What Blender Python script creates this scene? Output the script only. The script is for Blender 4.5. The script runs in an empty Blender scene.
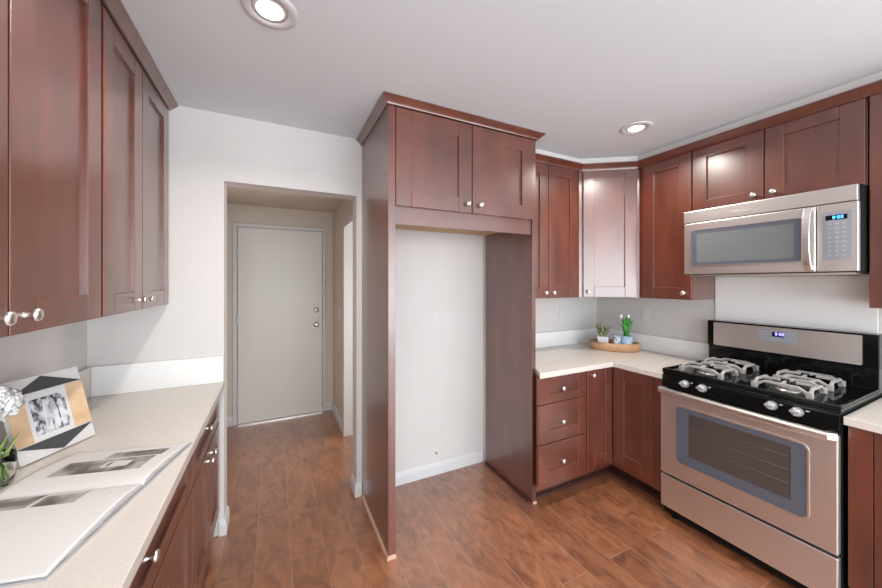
import bpy, bmesh, math, random
from mathutils import Vector, Matrix
random.seed(7)
S = bpy.context.scene
C = S.collection
# ------------------------------------------------------------------ camera
cam_d = bpy.data.cameras.new('camera'); cam = bpy.data.objects.new('camera', cam_d); C.objects.link(cam)
cam.location = (0, 0, 1.51)
cam.rotation_euler = (math.radians(90), 0, math.radians(-26.45))
cam_d.sensor_width = 36.0
cam_d.lens = 334.0 / 882.0 * 36.0
cam_d.shift_y = (281.9 - 294.0) / 882.0
cam_d.clip_start = 0.02
S.camera = cam
# ------------------------------------------------------------------ world, light, exposure
W = bpy.data.worlds.new('daylight'); S.world = W; W.use_nodes = True
bg = W.node_tree.nodes['Background']; bg.inputs[0].default_value = (0.86, 0.93, 1.0, 1); bg.inputs[1].default_value = 2.2
S.view_settings.view_transform = 'Standard'; S.view_settings.look = 'None'
S.view_settings.gamma = 1.0; S.view_settings.use_curve_mapping = False
S.view_settings.exposure = 0.0

def area(name, loc, rot, sx, sy, power, col=(1, 1, 1), shape='RECTANGLE', spread=180):
    d = bpy.data.lights.new(name, 'AREA'); d.energy = power; d.color = col; d.shape = shape
    d.size = sx; d.size_y = sy; d.spread = math.radians(spread)
    o = bpy.data.objects.new(name, d); C.objects.link(o); o.location = loc; o.rotation_euler = rot
    return o
R90 = math.radians(90)
# added fill lights at the unseen rear wall, one level and one tipped upward
UP = math.radians(90 + 38)
area('window_daylight', (1.02, -3.36, 1.22), (R90, 0, 0), 3.55, 2.1, 40, (0.95, 0.97, 1.0))
area('added_rear_fill', (1.02, -3.32, 1.22), (math.radians(100), 0, 0), 3.5, 2.1, 118, (0.87, 0.95, 1.0))
# added fill lights on the right, behind the camera, lifting room and ceiling
area('window_daylight', (2.97, -1.35, 1.62), (R90, 0, R90), 1.5, 1.0, 30, (0.95, 0.97, 1.0))
area('added_side_fill', (2.96, -1.35, 1.35), (UP, 0, R90), 1.5, 0.5, 8, (0.87, 0.95, 1.0))
# added fill lights on the left, behind the camera, for ceiling and right cabinets
area('window_daylight', (-.93, -1.3, 1.62), (R90, 0, -R90), 1.5, 1.0, 20, (0.95, 0.97, 1.0))
area('added_side_fill', (-.92, -1.3, 1.35), (UP, 0, -R90), 1.5, 0.5, 14, (0.87, 0.95, 1.0))
# added fill light in the side room, brightening the hall
area('added_side_room_fill', (1.75, 2.97, 1.25), (0, R90, 0), 1.4, 0.7, 27, (1.0, 0.97, 0.94))
DOWNLIGHTS = [(-0.016, 1.385), (2.11, 1.385), (-0.016, -0.9), (2.11, -0.9), (1.0, -2.3)]
LAMP_POWER = 12

# ------------------------------------------------------------------ materials
def mat(name, base, rough=0.5, metal=0.0, spec=0.5, coat=0.0, noise=None, bump=None, emit=None, alpha=1, trans=0.0, ior=1.45):
    """noise = (scale xyz, detail, dark colour, light colour, lo, hi); bump = (scale xyz, strength, distance)"""
    m = bpy.data.materials.new(name); m.use_nodes = True
    nt = m.node_tree; b = nt.nodes['Principled BSDF']
    b.inputs['Base Color'].default_value = (*base, 1); b.inputs['Roughness'].default_value = rough
    b.inputs['Metallic'].default_value = metal; b.inputs['Specular IOR Level'].default_value = spec
    b.inputs['Coat Weight'].default_value = coat; b.inputs['Coat Roughness'].default_value = 0.28; b.inputs['Coat IOR'].default_value = 1.6
    b.inputs['Transmission Weight'].default_value = trans; b.inputs['IOR'].default_value = ior
    geo = nt.nodes.new('ShaderNodeNewGeometry')
    def tex(scale, detail):
        mp = nt.nodes.new('ShaderNodeMapping'); mp.inputs['Scale'].default_value = scale
        nt.links.new(geo.outputs['Position'], mp.inputs['Vector'])
        n = nt.nodes.new('ShaderNodeTexNoise'); n.inputs['Scale'].default_value = 1.0; n.inputs['Detail'].default_value = detail
        nt.links.new(mp.outputs['Vector'], n.inputs['Vector'])
        return n
    if noise:
        sc, det, c0, c1, lo, hi = noise
        n = tex(sc, det); r = nt.nodes.new('ShaderNodeValToRGB')
        r.color_ramp.elements[0].position = lo; r.color_ramp.elements[0].color = (*c0, 1)
        r.color_ramp.elements[1].position = hi; r.color_ramp.elements[1].color = (*c1, 1)
        nt.links.new(n.outputs['Fac'], r.inputs['Fac']); nt.links.new(r.outputs['Color'], b.inputs['Base Color'])
    if bump:
        sc, st, dist = bump
        n = tex(sc, 3); bp = nt.nodes.new('ShaderNodeBump'); bp.inputs['Strength'].default_value = st; bp.inputs['Distance'].default_value = dist
        nt.links.new(n.outputs['Fac'], bp.inputs['Height']); nt.links.new(bp.outputs['Normal'], b.inputs['Normal'])
    if emit:
        b.inputs['Emission Color'].default_value = (*emit[0], 1); b.inputs['Emission Strength'].default_value = emit[1]
    return m

M = {}
M['wall'] = mat('wall_paint', (0.61, 0.59, 0.575), 0.6, noise=((3, 3, 3), 2, (0.60, 0.58, 0.565), (0.62, 0.60, 0.585), .3, .7), bump=((90, 90, 90), .08, .002))
M['hallwall'] = mat('hall_paint', (0.62, 0.55, 0.475), 0.6, bump=((90, 90, 90), .08, .002))
M['ceil'] = mat('ceiling_paint', (0.68, 0.725, 0.765), 0.75, bump=((60, 60, 60), .12, .003))
M['white'] = mat('white_trim_paint', (0.62, 0.62, 0.63), 0.35)
M['doorwhite'] = mat('door_paint', (0.68, 0.66, 0.635), 0.35)
M['wood'] = mat('cherry_stained_wood', (0.12, 0.04, 0.025), 0.34, spec=1.0, coat=1.0,
                noise=((9, 9, 3.2), 5, (0.075, 0.0145, 0.0065), (0.145, 0.031, 0.013), .3, .72), bump=((60, 60, 9), .05, .001))
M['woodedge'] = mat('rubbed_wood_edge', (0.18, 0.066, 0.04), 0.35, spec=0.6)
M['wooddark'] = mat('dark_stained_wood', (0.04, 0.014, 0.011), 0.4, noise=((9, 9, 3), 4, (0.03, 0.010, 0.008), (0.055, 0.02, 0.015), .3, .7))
M['raw'] = mat('raw_plywood_edge', (0.55, 0.36, 0.19), 0.7, noise=((4, 40, 40), 3, (0.48, 0.30, 0.15), (0.6, 0.41, 0.23), .3, .7))
M['tanmold'] = mat('oak_shoe_strip', (0.55, 0.34, 0.24), 0.45, noise=((30, 5, 30), 3, (0.48, 0.29, 0.2), (0.6, 0.38, 0.27), .3, .7))
M['quartz'] = mat('cream_quartz', (0.62, 0.575, 0.53), 0.25, noise=((220, 220, 220), 2, (0.595, 0.55, 0.505), (0.645, 0.60, 0.555), .35, .65))
M['quartzwhite'] = mat('white_quartz', (0.80, 0.80, 0.79), 0.28, noise=((220, 220, 220), 2, (0.79, 0.79, 0.78), (0.82, 0.82, 0.81), .35, .65))
M['steel'] = mat('brushed_stainless', (0.78, 0.755, 0.735), 0.4, metal=1.0, bump=((4, 4, 500), .06, .0006))
M['steelh'] = mat('polished_stainless', (0.80, 0.78, 0.75), 0.34, metal=1.0)
M['nickel'] = mat('satin_nickel', (0.82, 0.80, 0.77), 0.36, metal=1.0)
M['black'] = mat('black_enamel', (0.004, 0.005, 0.005), 0.1, spec=0.32)
M['blackm'] = mat('black_matte', (0.006, 0.006, 0.006), 0.5, spec=0.15)
M['greyframe'] = mat('grey_window_border', (0.10, 0.108, 0.135), 0.3, spec=0.35)
M['darkglass'] = mat('smoked_oven_glass', (0.075, 0.06, 0.055), 0.08, spec=0.6)
M['mwglass'] = mat('microwave_glass', (0.16, 0.175, 0.18), 0.1, spec=0.7)
M['panelgrey'] = mat('grey_key_panel', (0.27, 0.28, 0.31), 0.35)
M['key'] = mat('pale_key_print', (0.37, 0.38, 0.41), 0.5)
M['lcd'] = mat('black_display', (0.006, 0.007, 0.012), 0.15)
M['lcdblue'] = mat('lit_blue_digits', (0.1, 0.5, 0.9), 0.4, emit=((0.10, 0.55, 1.0), 1.6))
M['lcdviolet'] = mat('lit_violet_digits', (0.5, 0.45, 0.95), 0.4, emit=((0.42, 0.36, 1.0), 1.5))
M['grate'] = mat('grey_enamelled_iron', (0.36, 0.345, 0.33), 0.3, spec=0.6)
M['burner'] = mat('burner_aluminium', (0.5, 0.48, 0.45), 0.35, metal=0.8)
M['knobsil'] = mat('silver_range_knob', (0.50, 0.52, 0.55), 0.35, metal=0.6)
M['plastic'] = mat('white_plastic', (0.62, 0.62, 0.63), 0.35)
M['slot'] = mat('outlet_slot', (0.2, 0.2, 0.2), 0.6)
M['diff'] = mat('lamp_diffuser', (0.9, 0.9, 0.88), 0.4, emit=((1.0, 0.95, 0.88), 5.0))
M['canring'] = mat('lamp_baffle', (0.80, 0.79, 0.78), 0.4)
M['wicker'] = mat('woven_wicker', (0.52, 0.29, 0.15), 0.6, noise=((90, 90, 160), 3, (0.34, 0.17, 0.08), (0.62, 0.38, 0.22), .35, .65), bump=((110, 110, 200), .6, .004))
M['potwhite'] = mat('white_ceramic', (0.74, 0.74, 0.76), 0.3)
M['potblue'] = mat('pale_blue_ceramic', (0.45, 0.62, 0.76), 0.3)
M['potpat'] = mat('blue_grey_pattern', (0.5, 0.55, 0.65), 0.35, noise=((60, 60, 60), 1, (0.30, 0.36, 0.50), (0.72, 0.75, 0.80), .45, .55))
M['leaf'] = mat('leaf_green', (0.10, 0.26, 0.06), 0.45, noise=((40, 40, 40), 2, (0.05, 0.16, 0.03), (0.16, 0.36, 0.09), .35, .65))
M['leafbright'] = mat('bright_leaf_green', (0.06, 0.36, 0.06), 0.35, noise=((40, 40, 40), 2, (0.02, 0.22, 0.03), (0.14, 0.52, 0.12), .35, .65))
M['aloe'] = mat('variegated_leaf', (0.25, 0.32, 0.16), 0.45, noise=((55, 55, 25), 2, (0.09, 0.14, 0.06), (0.48, 0.52, 0.28), .38, .6))
M['stemgreen'] = mat('fresh_green_stems', (0.30, 0.46, 0.12), 0.5, noise=((40, 40, 30), 2, (0.20, 0.36, 0.07), (0.45, 0.58, 0.22), .35, .65))
M['soil'] = mat('dark_soil', (0.06, 0.04, 0.03), 0.9)
M['cone'] = mat('brown_cone', (0.10, 0.06, 0.045), 0.7)
M['petal'] = mat('white_petal', (0.85, 0.85, 0.84), 0.6)
M['glass'] = mat('clear_glass', (0.95, 0.98, 0.96), 0.02, trans=1.0, ior=1.3)
M['page'] = mat('paper_page', (0.64, 0.62, 0.61), 0.45)
M['pageedge'] = mat('page_edges', (0.42, 0.40, 0.39), 0.7, noise=((20, 20, 900), 1, (0.30, 0.29, 0.29), (0.52, 0.50, 0.49), .4, .6))
M['cover'] = mat('book_cover', (0.40, 0.41, 0.44), 0.5)
M['print'] = mat('grey_printed_photograph', (0.36, 0.34, 0.32), 0.45, noise=((16, 10, 16), 3, (0.10, 0.092, 0.085), (0.36, 0.34, 0.32), .40, .60))
M['printdark'] = mat('dark_print', (0.16, 0.15, 0.14), 0.45)
M['printpale'] = mat('pale_print', (0.6, 0.57, 0.54), 0.45)
M['framewood'] = mat('light_wood_frame', (0.62, 0.44, 0.28), 0.5, noise=((14, 14, 30), 3, (0.55, 0.37, 0.22), (0.68, 0.50, 0.33), .3, .7))
M['framewhite'] = mat('white_frame_paint', (0.62, 0.61, 0.61), 0.45)
M['frameblack'] = mat('black_frame_paint', (0.055, 0.058, 0.063), 0.45)
M['photo'] = mat('black_and_white_photo', (0.3, 0.3, 0.32), 0.3, noise=((70, 70, 40), 3, (0.05, 0.055, 0.07), (0.62, 0.64, 0.68), .4, .6))
M['photopale'] = mat('pale_area_of_photo', (0.58, 0.60, 0.63), 0.3, noise=((60, 60, 20), 2, (0.42, 0.44, 0.48), (0.70, 0.72, 0.75), .35, .65))
M['concrete'] = mat('patio_concrete', (0.5, 0.5, 0.48), 0.8)

def floor_material():
    m = bpy.data.materials.new('laminate_planks'); m.use_nodes = True; nt = m.node_tree; L = nt.links
    b = nt.nodes['Principled BSDF']
    geo = nt.nodes.new('ShaderNodeNewGeometry'); sep = nt.nodes.new('ShaderNodeSeparateXYZ'); L.new(geo.outputs['Position'], sep.inputs[0])
    com = nt.nodes.new('ShaderNodeCombineXYZ'); L.new(sep.outputs['Y'], com.inputs['X']); sh = nt.nodes.new('ShaderNodeMath'); sh.operation = 'ADD'; L.new(sep.outputs['X'], sh.inputs[0]); sh.inputs[1].default_value = 1.645; L.new(sh.outputs[0], com.inputs['Y'])
    br = nt.nodes.new('ShaderNodeTexBrick'); L.new(com.outputs[0], br.inputs['Vector'])
    br.inputs['Color1'].default_value = (0, 0, 0, 1); br.inputs['Color2'].default_value = (1, 1, 1, 1); br.inputs['Mortar'].default_value = (.5, .5, .5, 1)
    br.inputs['Scale'].default_value = 1.0; br.inputs['Mortar Size'].default_value = 0.0021; br.inputs['Mortar Smooth'].default_value = 0.3
    br.inputs['Brick Width'].default_value = 1.22; br.inputs['Row Height'].default_value = 0.1725; br.offset = 0.37
    # shift the grain per plank
    off = nt.nodes.new('ShaderNodeVectorMath'); off.operation = 'MULTIPLY_ADD'
    L.new(br.outputs['Color'], off.inputs[0]); off.inputs[1].default_value = (7, 7, 7); L.new(geo.outputs['Position'], off.inputs[2])
    mp = nt.nodes.new('ShaderNodeMapping'); mp.inputs['Scale'].default_value = (15, 7, 1); L.new(off.outputs[0], mp.inputs['Vector'])
    n = nt.nodes.new('ShaderNodeTexNoise'); n.inputs['Scale'].default_value = 1.0; n.inputs['Detail'].default_value = 6; n.inputs['Distortion'].default_value = 1.2
    L.new(mp.outputs[0], n.inputs['Vector'])
    r = nt.nodes.new('ShaderNodeValToRGB'); cr = r.color_ramp
    cr.elements[0].position = .30; cr.elements[0].color = (0.16, 0.054, 0.024, 1)
    cr.elements[1].position = .70; cr.elements[1].color = (0.36, 0.145, 0.066, 1)
    e = cr.elements.new(.48); e.color = (0.265, 0.098, 0.043, 1)
    L.new(n.outputs['Fac'], r.inputs['Fac'])
    hsv = nt.nodes.new('ShaderNodeHueSaturation'); L.new(r.outputs['Color'], hsv.inputs['Color'])
    mr = nt.nodes.new('ShaderNodeMapRange'); L.new(br.outputs['Color'], mr.inputs['Value']); mr.inputs['To Min'].default_value = 0.85; mr.inputs['To Max'].default_value = 1.15
    L.new(mr.outputs[0], hsv.inputs['Value'])
    mx = nt.nodes.new('ShaderNodeMix'); mx.data_type = 'RGBA'
    L.new(br.outputs['Fac'], mx.inputs['Factor']); L.new(hsv.outputs['Color'], mx.inputs['A']); mx.inputs['B'].default_value = (0.36, 0.195, 0.12, 1)  # joints coloured lighter: groove-edge highlight put into the colour
    L.new(mx.outputs['Result'], b.inputs['Base Color'])
    b.inputs['Roughness'].default_value = 0.33; b.inputs['Specular IOR Level'].default_value = 1.0; b.inputs['Coat IOR'].default_value = 1.7; b.inputs['Coat Weight'].default_value = 0.9; b.inputs['Coat Roughness'].default_value = 0.28; b.inputs['Coat IOR'].default_value = 1.6
    n2 = nt.nodes.new('ShaderNodeTexNoise'); n2.inputs['Scale'].default_value = 1.0; n2.inputs['Detail'].default_value = 3
    mp2 = nt.nodes.new('ShaderNodeMapping'); mp2.inputs['Scale'].default_value = (40, 6, 1); L.new(off.outputs[0], mp2.inputs['Vector']); L.new(mp2.outputs[0], n2.inputs['Vector'])
    bp = nt.nodes.new('ShaderNodeBump'); bp.inputs['Strength'].default_value = 0.12; bp.inputs['Distance'].default_value = 0.003; L.new(n2.outputs['Fac'], bp.inputs['Height'])
    bp2 = nt.nodes.new('ShaderNodeBump'); bp2.invert = True; bp2.inputs['Strength'].default_value = 0.6; bp2.inputs['Distance'].default_value = 0.002
    L.new(br.outputs['Fac'], bp2.inputs['Height']); L.new(bp.outputs[0], bp2.inputs['Normal']); L.new(bp2.outputs[0], b.inputs['Normal'])
    return m
M['floor'] = floor_material()

# ------------------------------------------------------------------ mesh helpers (everything in world coordinates)
class MB:
    def __init__(s): s.v = []; s.f = []; s.mi = []; s.sm = []
    def add(s, vs, fs, mi=0, smooth=False, mtx=None):
        o = len(s.v)
        s.v += [tuple(mtx @ Vector(p)) if mtx else tuple(p) for p in vs]
        for f in fs: s.f.append([o + i for i in f]); s.mi.append(mi); s.sm.append(smooth)
        return s
    def box(s, x0, x1, y0, y1, z0, z1, mi=0, mtx=None):
        x0, x1 = min(x0, x1), max(x0, x1); y0, y1 = min(y0, y1), max(y0, y1); z0, z1 = min(z0, z1), max(z0, z1)
        return s.add([(x0, y0, z0), (x1, y0, z0), (x1, y1, z0), (x0, y1, z0), (x0, y0, z1), (x1, y0, z1), (x1, y1, z1), (x0, y1, z1)],
                     [(0, 3, 2, 1), (4, 5, 6, 7), (0, 1, 5, 4), (1, 2, 6, 5), (2, 3, 7, 6), (3, 0, 4, 7)], mi, mtx=mtx)
    def prism(s, pts, z0, z1, mi=0, mtx=None):
        n = len(pts)
        a = sum(pts[i][0] * pts[(i + 1) % n][1] - pts[(i + 1) % n][0] * pts[i][1] for i in range(n))
        if a < 0: pts = pts[::-1]
        vs = [(p[0], p[1], z0) for p in pts] + [(p[0], p[1], z1) for p in pts]
        fs = [tuple(range(n))[::-1], tuple(range(n, 2 * n))] + [(i, (i + 1) % n, n + (i + 1) % n, n + i) for i in range(n)]
        return s.add(vs, fs, mi, mtx=mtx)
    def lathe(s, prof, mtx=None, seg=24, mi=0, smooth=True):
        """prof: (radius, height) from bottom to top about local z"""
        vs = []; fs = []
        for r, h in prof:
            for k in range(seg):
                a = 2 * math.pi * k / seg; vs.append((r * math.cos(a), r * math.sin(a), h))
        for i in range(len(prof) - 1):
            for k in range(seg):
                fs.append((i * seg + k, i * seg + (k + 1) % seg, (i + 1) * seg + (k + 1) % seg, (i + 1) * seg + k))
        if prof[0][0] > 1e-6: fs.append(tuple(range(seg))[::-1])
        if prof[-1][0] > 1e-6: fs.append(tuple(range((len(prof) - 1) * seg, len(prof) * seg)))
        return s.add(vs, fs, mi, smooth, mtx)
    def bar(s, pts, w, h, mi=0, up=(0, 0, 1)):
        """rectangular-section bar swept along 3-D points (w across, h along up)"""
        up = Vector(up); P = [Vector(p) for p in pts]; vs = []; fs = []
        for i, p in enumerate(P):
            t = (P[min(i + 1, len(P) - 1)] - P[max(i - 1, 0)]).normalized()
            sd = t.cross(up)
            if sd.length < 1e-4: sd = t.cross(Vector((1, 0, 0)))
            sd.normalize(); u = sd.cross(t).normalized()
            for a, b in ((-1, -1), (1, -1), (1, 1), (-1, 1)): vs.append(tuple(p + sd * a * w / 2 + u * b * h / 2))
        for i in range(len(P) - 1):
            for k in range(4): fs.append((4 * i + k, 4 * i + (k + 1) % 4, 4 * i + 4 + (k + 1) % 4, 4 * i + 4 + k))
        fs += [(3, 2, 1, 0), tuple(4 * len(P) - 4 + k for k in range(4))]
        return s.add(vs, fs, mi)
    def tube(s, pts, rad, seg=8, mi=0):
        P = [Vector(p) for p in pts]; vs = []; fs = []
        rr = rad if isinstance(rad, (list, tuple)) else [rad] * len(P)
        for i, p in enumerate(P):
            t = (P[min(i + 1, len(P) - 1)] - P[max(i - 1, 0)]).normalized()
            a = t.cross(Vector((0, 0, 1)))
            if a.length < 1e-3: a = Vector((1, 0, 0))
            a.normalize(); b = a.cross(t).normalized()
            for k in range(seg):
                g = 2 * math.pi * k / seg; vs.append(tuple(p + (a * math.cos(g) + b * math.sin(g)) * rr[i]))
        for i in range(len(P) - 1):
            for k in range(seg): fs.append((i * seg + k, i * seg + (k + 1) % seg, (i + 1) * seg + (k + 1) % seg, (i + 1) * seg + k))
        fs += [tuple(range(seg))[::-1], tuple(range((len(P) - 1) * seg, len(P) * seg))]
        return s.add(vs, fs, mi, True)
    def sweep(s, path, prof, mi=0):
        """profile (outward, z) swept along a plan polyline, outward = right-hand side of travel, mitred corners"""
        P = [Vector((p[0], p[1], 0)) for p in path]; n = len(P); k = len(prof); vs = []; fs = []
        nrm = []
        for i in range(n - 1):
            d = (P[i + 1] - P[i]).normalized(); nrm.append(Vector((d.y, -d.x, 0)))
        for i in range(n):
            if i == 0: m = nrm[0]
            elif i == n - 1: m = nrm[-1]
            else:
                m = (nrm[i - 1] + nrm[i]).normalized(); m = m / max(0.2, m.dot(nrm[i]))
            for o, z in prof: q = P[i] + m * o; vs.append((q.x, q.y, z))
        for i in range(n - 1):
            for j in range(k): fs.append((i * k + j, i * k + (j + 1) % k, (i + 1) * k + (j + 1) % k, (i + 1) * k + j))
        fs += [tuple(range(k))[::-1], tuple(range((n - 1) * k, n * k))]
        return s.add(vs, fs, mi)
    def build(s, name, mats, parent=None, bevel=0, seg=2, loc=None, kind=None):
        if not isinstance(mats, (list, tuple)): mats = [mats]
        if parent is not None:
            o0 = Vector((0, 0, 0)); p = parent
            while p is not None: o0 += p.location; p = p.parent
        else: o0 = None
        xs = [p[0] for p in s.v]; ys = [p[1] for p in s.v]; zs = [p[2] for p in s.v]
        ctr = Vector(((min(xs) + max(xs)) / 2, (min(ys) + max(ys)) / 2, min(zs)))
        me = bpy.data.meshes.new(name)
        me.from_pydata([tuple(Vector(p) - ctr) for p in s.v], [], s.f)
        for m in mats: me.materials.append(M[m])
        for p, i, sm in zip(me.polygons, s.mi, s.sm): p.material_index = i; p.use_smooth = sm
        bm = bmesh.new(); bm.from_mesh(me); bmesh.ops.recalc_face_normals(bm, faces=bm.faces); bm.to_mesh(me); bm.free()
        o = bpy.data.objects.new(name, me); C.objects.link(o)
        if parent is not None: o.parent = parent; o.location = ctr - o0
        else: o.location = ctr
        if bevel:
            md = o.modifiers.new('bevel', 'BEVEL'); md.width = bevel; md.segments = seg; md.limit_method = 'ANGLE'; md.angle_limit = math.radians(40)
            md.harden_normals = False
        if kind: o['kind'] = kind
        return o

def thing(name, label, cat, loc, group=None):
    o = bpy.data.objects.new(name, None); C.objects.link(o); o.location = loc; o.empty_display_size = .05
    return tag(o, label, cat, group)
def tag(o, label, cat, group=None):
    o['label'] = label; o['category'] = cat
    if group: o['group'] = group
    return o
def struct(name, mb, m, bevel=0, parent=None):
    return mb.build(name, m, parent, bevel, kind=None if parent else 'structure')

def frame_mtx(origin, u, w):
    """local axes: x = u (along), y = w (outward), z = up"""
    u = Vector(u).normalized(); w = Vector(w).normalized()
    m = Matrix.Identity(4)
    for r in range(3): m[r][0] = u[r]; m[r][1] = w[r]; m[r][2] = (0, 0, 1)[r]; m[r][3] = origin[r]
    return m
def knob(parent, p, w):
    """satin nickel mushroom knob at world point p, axis w"""
    w = Vector(w).normalized(); q = Vector((0, 0, 1)).rotation_difference(w).to_matrix().to_4x4(); q.translation = Vector(p)
    mb = MB(); mb.lathe([(.008, -.001), (.008, .002), (.0055, .006), (.0055, .013), (.009, .017), (.0145, .020), (.0155, .024), (.014, .028), (.008, .0305), (0, .031)], q, 20)
    return mb.build('knob', 'nickel', parent)
def shaker(parent, name, origin, u, w, wid, hgt, stile=.085, rail=.085, t=.02, knob_at=None, mtl='wood'):
    """five-piece shaker front: origin = lower corner on the cabinet face, u along, w outward"""
    m = frame_mtx(origin, u, w); mb = MB(); g = .0015
    mb.box(g, stile, 0, t, g, hgt - g, mtx=m); mb.box(wid - stile, wid - g, 0, t, g, hgt - g, mtx=m)
    mb.box(stile, wid - stile, 0, t - .0006, g, rail, mtx=m); mb.box(stile, wid - stile, 0, t - .0006, hgt - rail, hgt - g, mtx=m)
    mb.box(stile - .004, wid - stile + .004, 0, t - .012, rail - .004, hgt - rail + .004, mtx=m)
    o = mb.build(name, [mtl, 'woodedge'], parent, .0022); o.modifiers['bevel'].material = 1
    if knob_at:
        ku, kv = knob_at; d = t if (ku < stile or ku > wid - stile or kv < rail or kv > hgt - rail) else t - .012
        knob(o, m @ Vector((ku, d, kv)), w)
    return o

# ------------------------------------------------------------------ room shell
CEIL = 2.515; XL, XR, YB, YR = -0.872, 2.912, 2.37, -3.30
OX0, OX1, OZ = -0.272, 0.515, 2.115                  # opening to the hall
HC = 2.33; HB = 4.12; HL, HR = -0.56, 0.615
struct('floor', MB().box(XL - .15, XR + .15, YR - .15, HB + .15, -.1, 0), 'floor')
struct('ceiling', MB().box(XL - .15, XR + .15, YR - .15, YB + .14, CEIL, CEIL + .1), 'ceil')
wlt = MB(); wlt.box(XL - .13, XL, YR - .13, -2.05, 0, CEIL); wlt.box(XL - .13, XL, -.55, YB + .13, 0, CEIL); wlt.box(XL - .13, XL, -2.05, -.55, 0, 1.1); wlt.box(XL - .13, XL, -2.05, -.55, 2.15, CEIL)
struct('wall_left', wlt, 'wall')
wrt = MB(); wrt.box(XR, XR + .13, YR - .13, -2.1, 0, CEIL); wrt.box(XR, XR + .13, -.6, YB + .13, 0, CEIL); wrt.box(XR, XR + .13, -2.1, -.6, 0, 1.1); wrt.box(XR, XR + .13, -2.1, -.6, 2.15, CEIL)
struct('wall_right', wrt, 'wall')
wb = MB(); wb.box(XL, OX0, YB, YB + .13, 0, CEIL); wb.box(OX0, OX1, YB, YB + .13, OZ, CEIL); wb.box(OX1, 1.58, YB, YB + .13, 0, CEIL)
wb.box(1.58, XR, YB - .05, YB + .13, 0, CEIL)
struct('wall_back', wb, 'wall')
wr = MB(); zz = YR - .13
wr.box(XL, -.80, zz, YR, 0, CEIL); wr.box(-.80, 2.84, zz, YR, 2.34, CEIL); wr.box(-.80, 2.84, zz, YR, 0, .08); wr.box(2.84, XR, zz, YR, 0, CEIL)
struct('wall_rear', wr, 'wall')
for n, (x0, x1, z0, z1) in enumerate(((-.80, 2.84, .08, 2.34),), 1):
    f = MB()
    for a, b, c, d in ((x0, x0 + .05, z0, z1), (x1 - .05, x1, z0, z1), (x0, x1, z0, z0 + .05), (x0, x1, z1 - .05, z1), ((x0 + x1) / 2 - .025, (x0 + x1) / 2 + .025, z0, z1)):
        f.box(a, b, zz + .06, zz + .11, c, d)
    struct('window_%d' % n, f, 'white', .003)  # unseen frame, made up to go with the rear fill lights
f = MB()
for a, b, c, d in ((-2.1, -2.05, 1.1, 2.15), (-.65, -.6, 1.1, 2.15), (-2.1, -.6, 1.1, 1.15), (-2.1, -.6, 2.1, 2.15), (-1.375, -1.325, 1.1, 2.15)):
    f.box(XR + .075, XR + .115, a, b, c, d)
struct('window_2', f, 'white', .003)  # added out of view around the right-hand fill lights
f = MB()
for a, b, c, d in ((-2.05, -2.0, 1.1, 2.15), (-.6, -.55, 1.1, 2.15), (-2.05, -.55, 1.1, 1.15), (-2.05, -.55, 2.1, 2.15), (-1.325, -1.275, 1.1, 2.15)):
    f.box(XL - .115, XL - .075, a, b, c, d)
struct('window_3', f, 'white', .003)  # added out of view around the left-hand fill lights
# hall
struct('wall_hall_left', MB().box(HL - .1, HL, YB + .13, HB + .1, 0, HC), 'hallwall')
struct('wall_hall_back', MB().box(HL, HR + 1.3, HB, HB + .1, 0, HC), 'hallwall')
hr = MB(); hr.box(HR, HR + .11, 3.36, HB, 0, HC); hr.box(HR, HR + .11, 2.62, 3.36, 2.06, HC); hr.box(HR, HR + .11, YB + .13, 2.62, 0, HC)
struct('wall_hall_right', hr, 'hallwall')
struct('ceiling_hall', MB().box(HL - .1, HR + 1.3, YB + .13, HB + .1, HC, HC + .08), 'hallwall')
struct('wall_side_room', MB().box(HR + 1.2, HR + 1.3, YB + .13, HB, 0, HC), 'hallwall')
# side doorway lining (white) on the right of the hall
tr = MB(); tr.box(HR - .012, HR + .122, 3.34, 3.362, 0, 2.0395); tr.box(HR - .012, HR + .122, 2.618, 2.64, 0, 2.0395); tr.box(HR - .012, HR + .122, 2.618, 3.362, 2.04, 2.062)
tr.box(HR - .014, HR - .0125, 3.345, 3.40, 0, 2.0395); tr.box(HR - .0125, HR, 3.363, 3.40, 0, 2.0395); tr.box(HR - .014, HR, 2.56, 2.617, 0, 2.0395); tr.box(HR - .014, HR - .0125, 2.56, 3.40, 2.04, 2.10); tr.box(HR - .0125, HR, 2.56, 3.40, 2.0625, 2.10)
struct('trim_2', tr, 'white', .004)

BBP = [(0, 0), (.014, 0), (.014, .062), (.011, .070), (.011, .078), (.006, .088), (.004, .095), (0, .095)]
struct('baseboard_recess', MB().sweep([(.60, YB), (1.565, YB)], BBP), 'white')
struct('baseboard_opening_right', MB().sweep([(OX1, YB + .13), (OX1, YB), (.549, YB)], BBP), 'white')
struct('baseboard_opening_left', MB().sweep([(-.296, YB), (OX0, YB), (OX0, YB + .13)], BBP), 'white')
struct('baseboard_hall_back_left', MB().sweep([(HL, HB), (-.395, HB)], BBP), 'white')
struct('baseboard_hall_back_right', MB().sweep([(.53, HB), (HR, HB)], BBP), 'white')
struct('baseboard_hall_right', MB().sweep([(HR, HB), (HR, 3.40)], BBP), 'white')
struct('baseboard_hall_left', MB().sweep([(HL, YB + .13), (HL, HB)], BBP), 'white')
# added pale strip covering the shaded gap between right-hand wall cabinets and ceiling
struct('added_soffit', MB().prism([(1.600, 1.940), (2.241, 1.940), (2.596, 1.688), (2.596, .08), (XR, .08), (XR, YB - .05), (1.600, YB - .05)], 2.4265, CEIL), 'wall')
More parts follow.
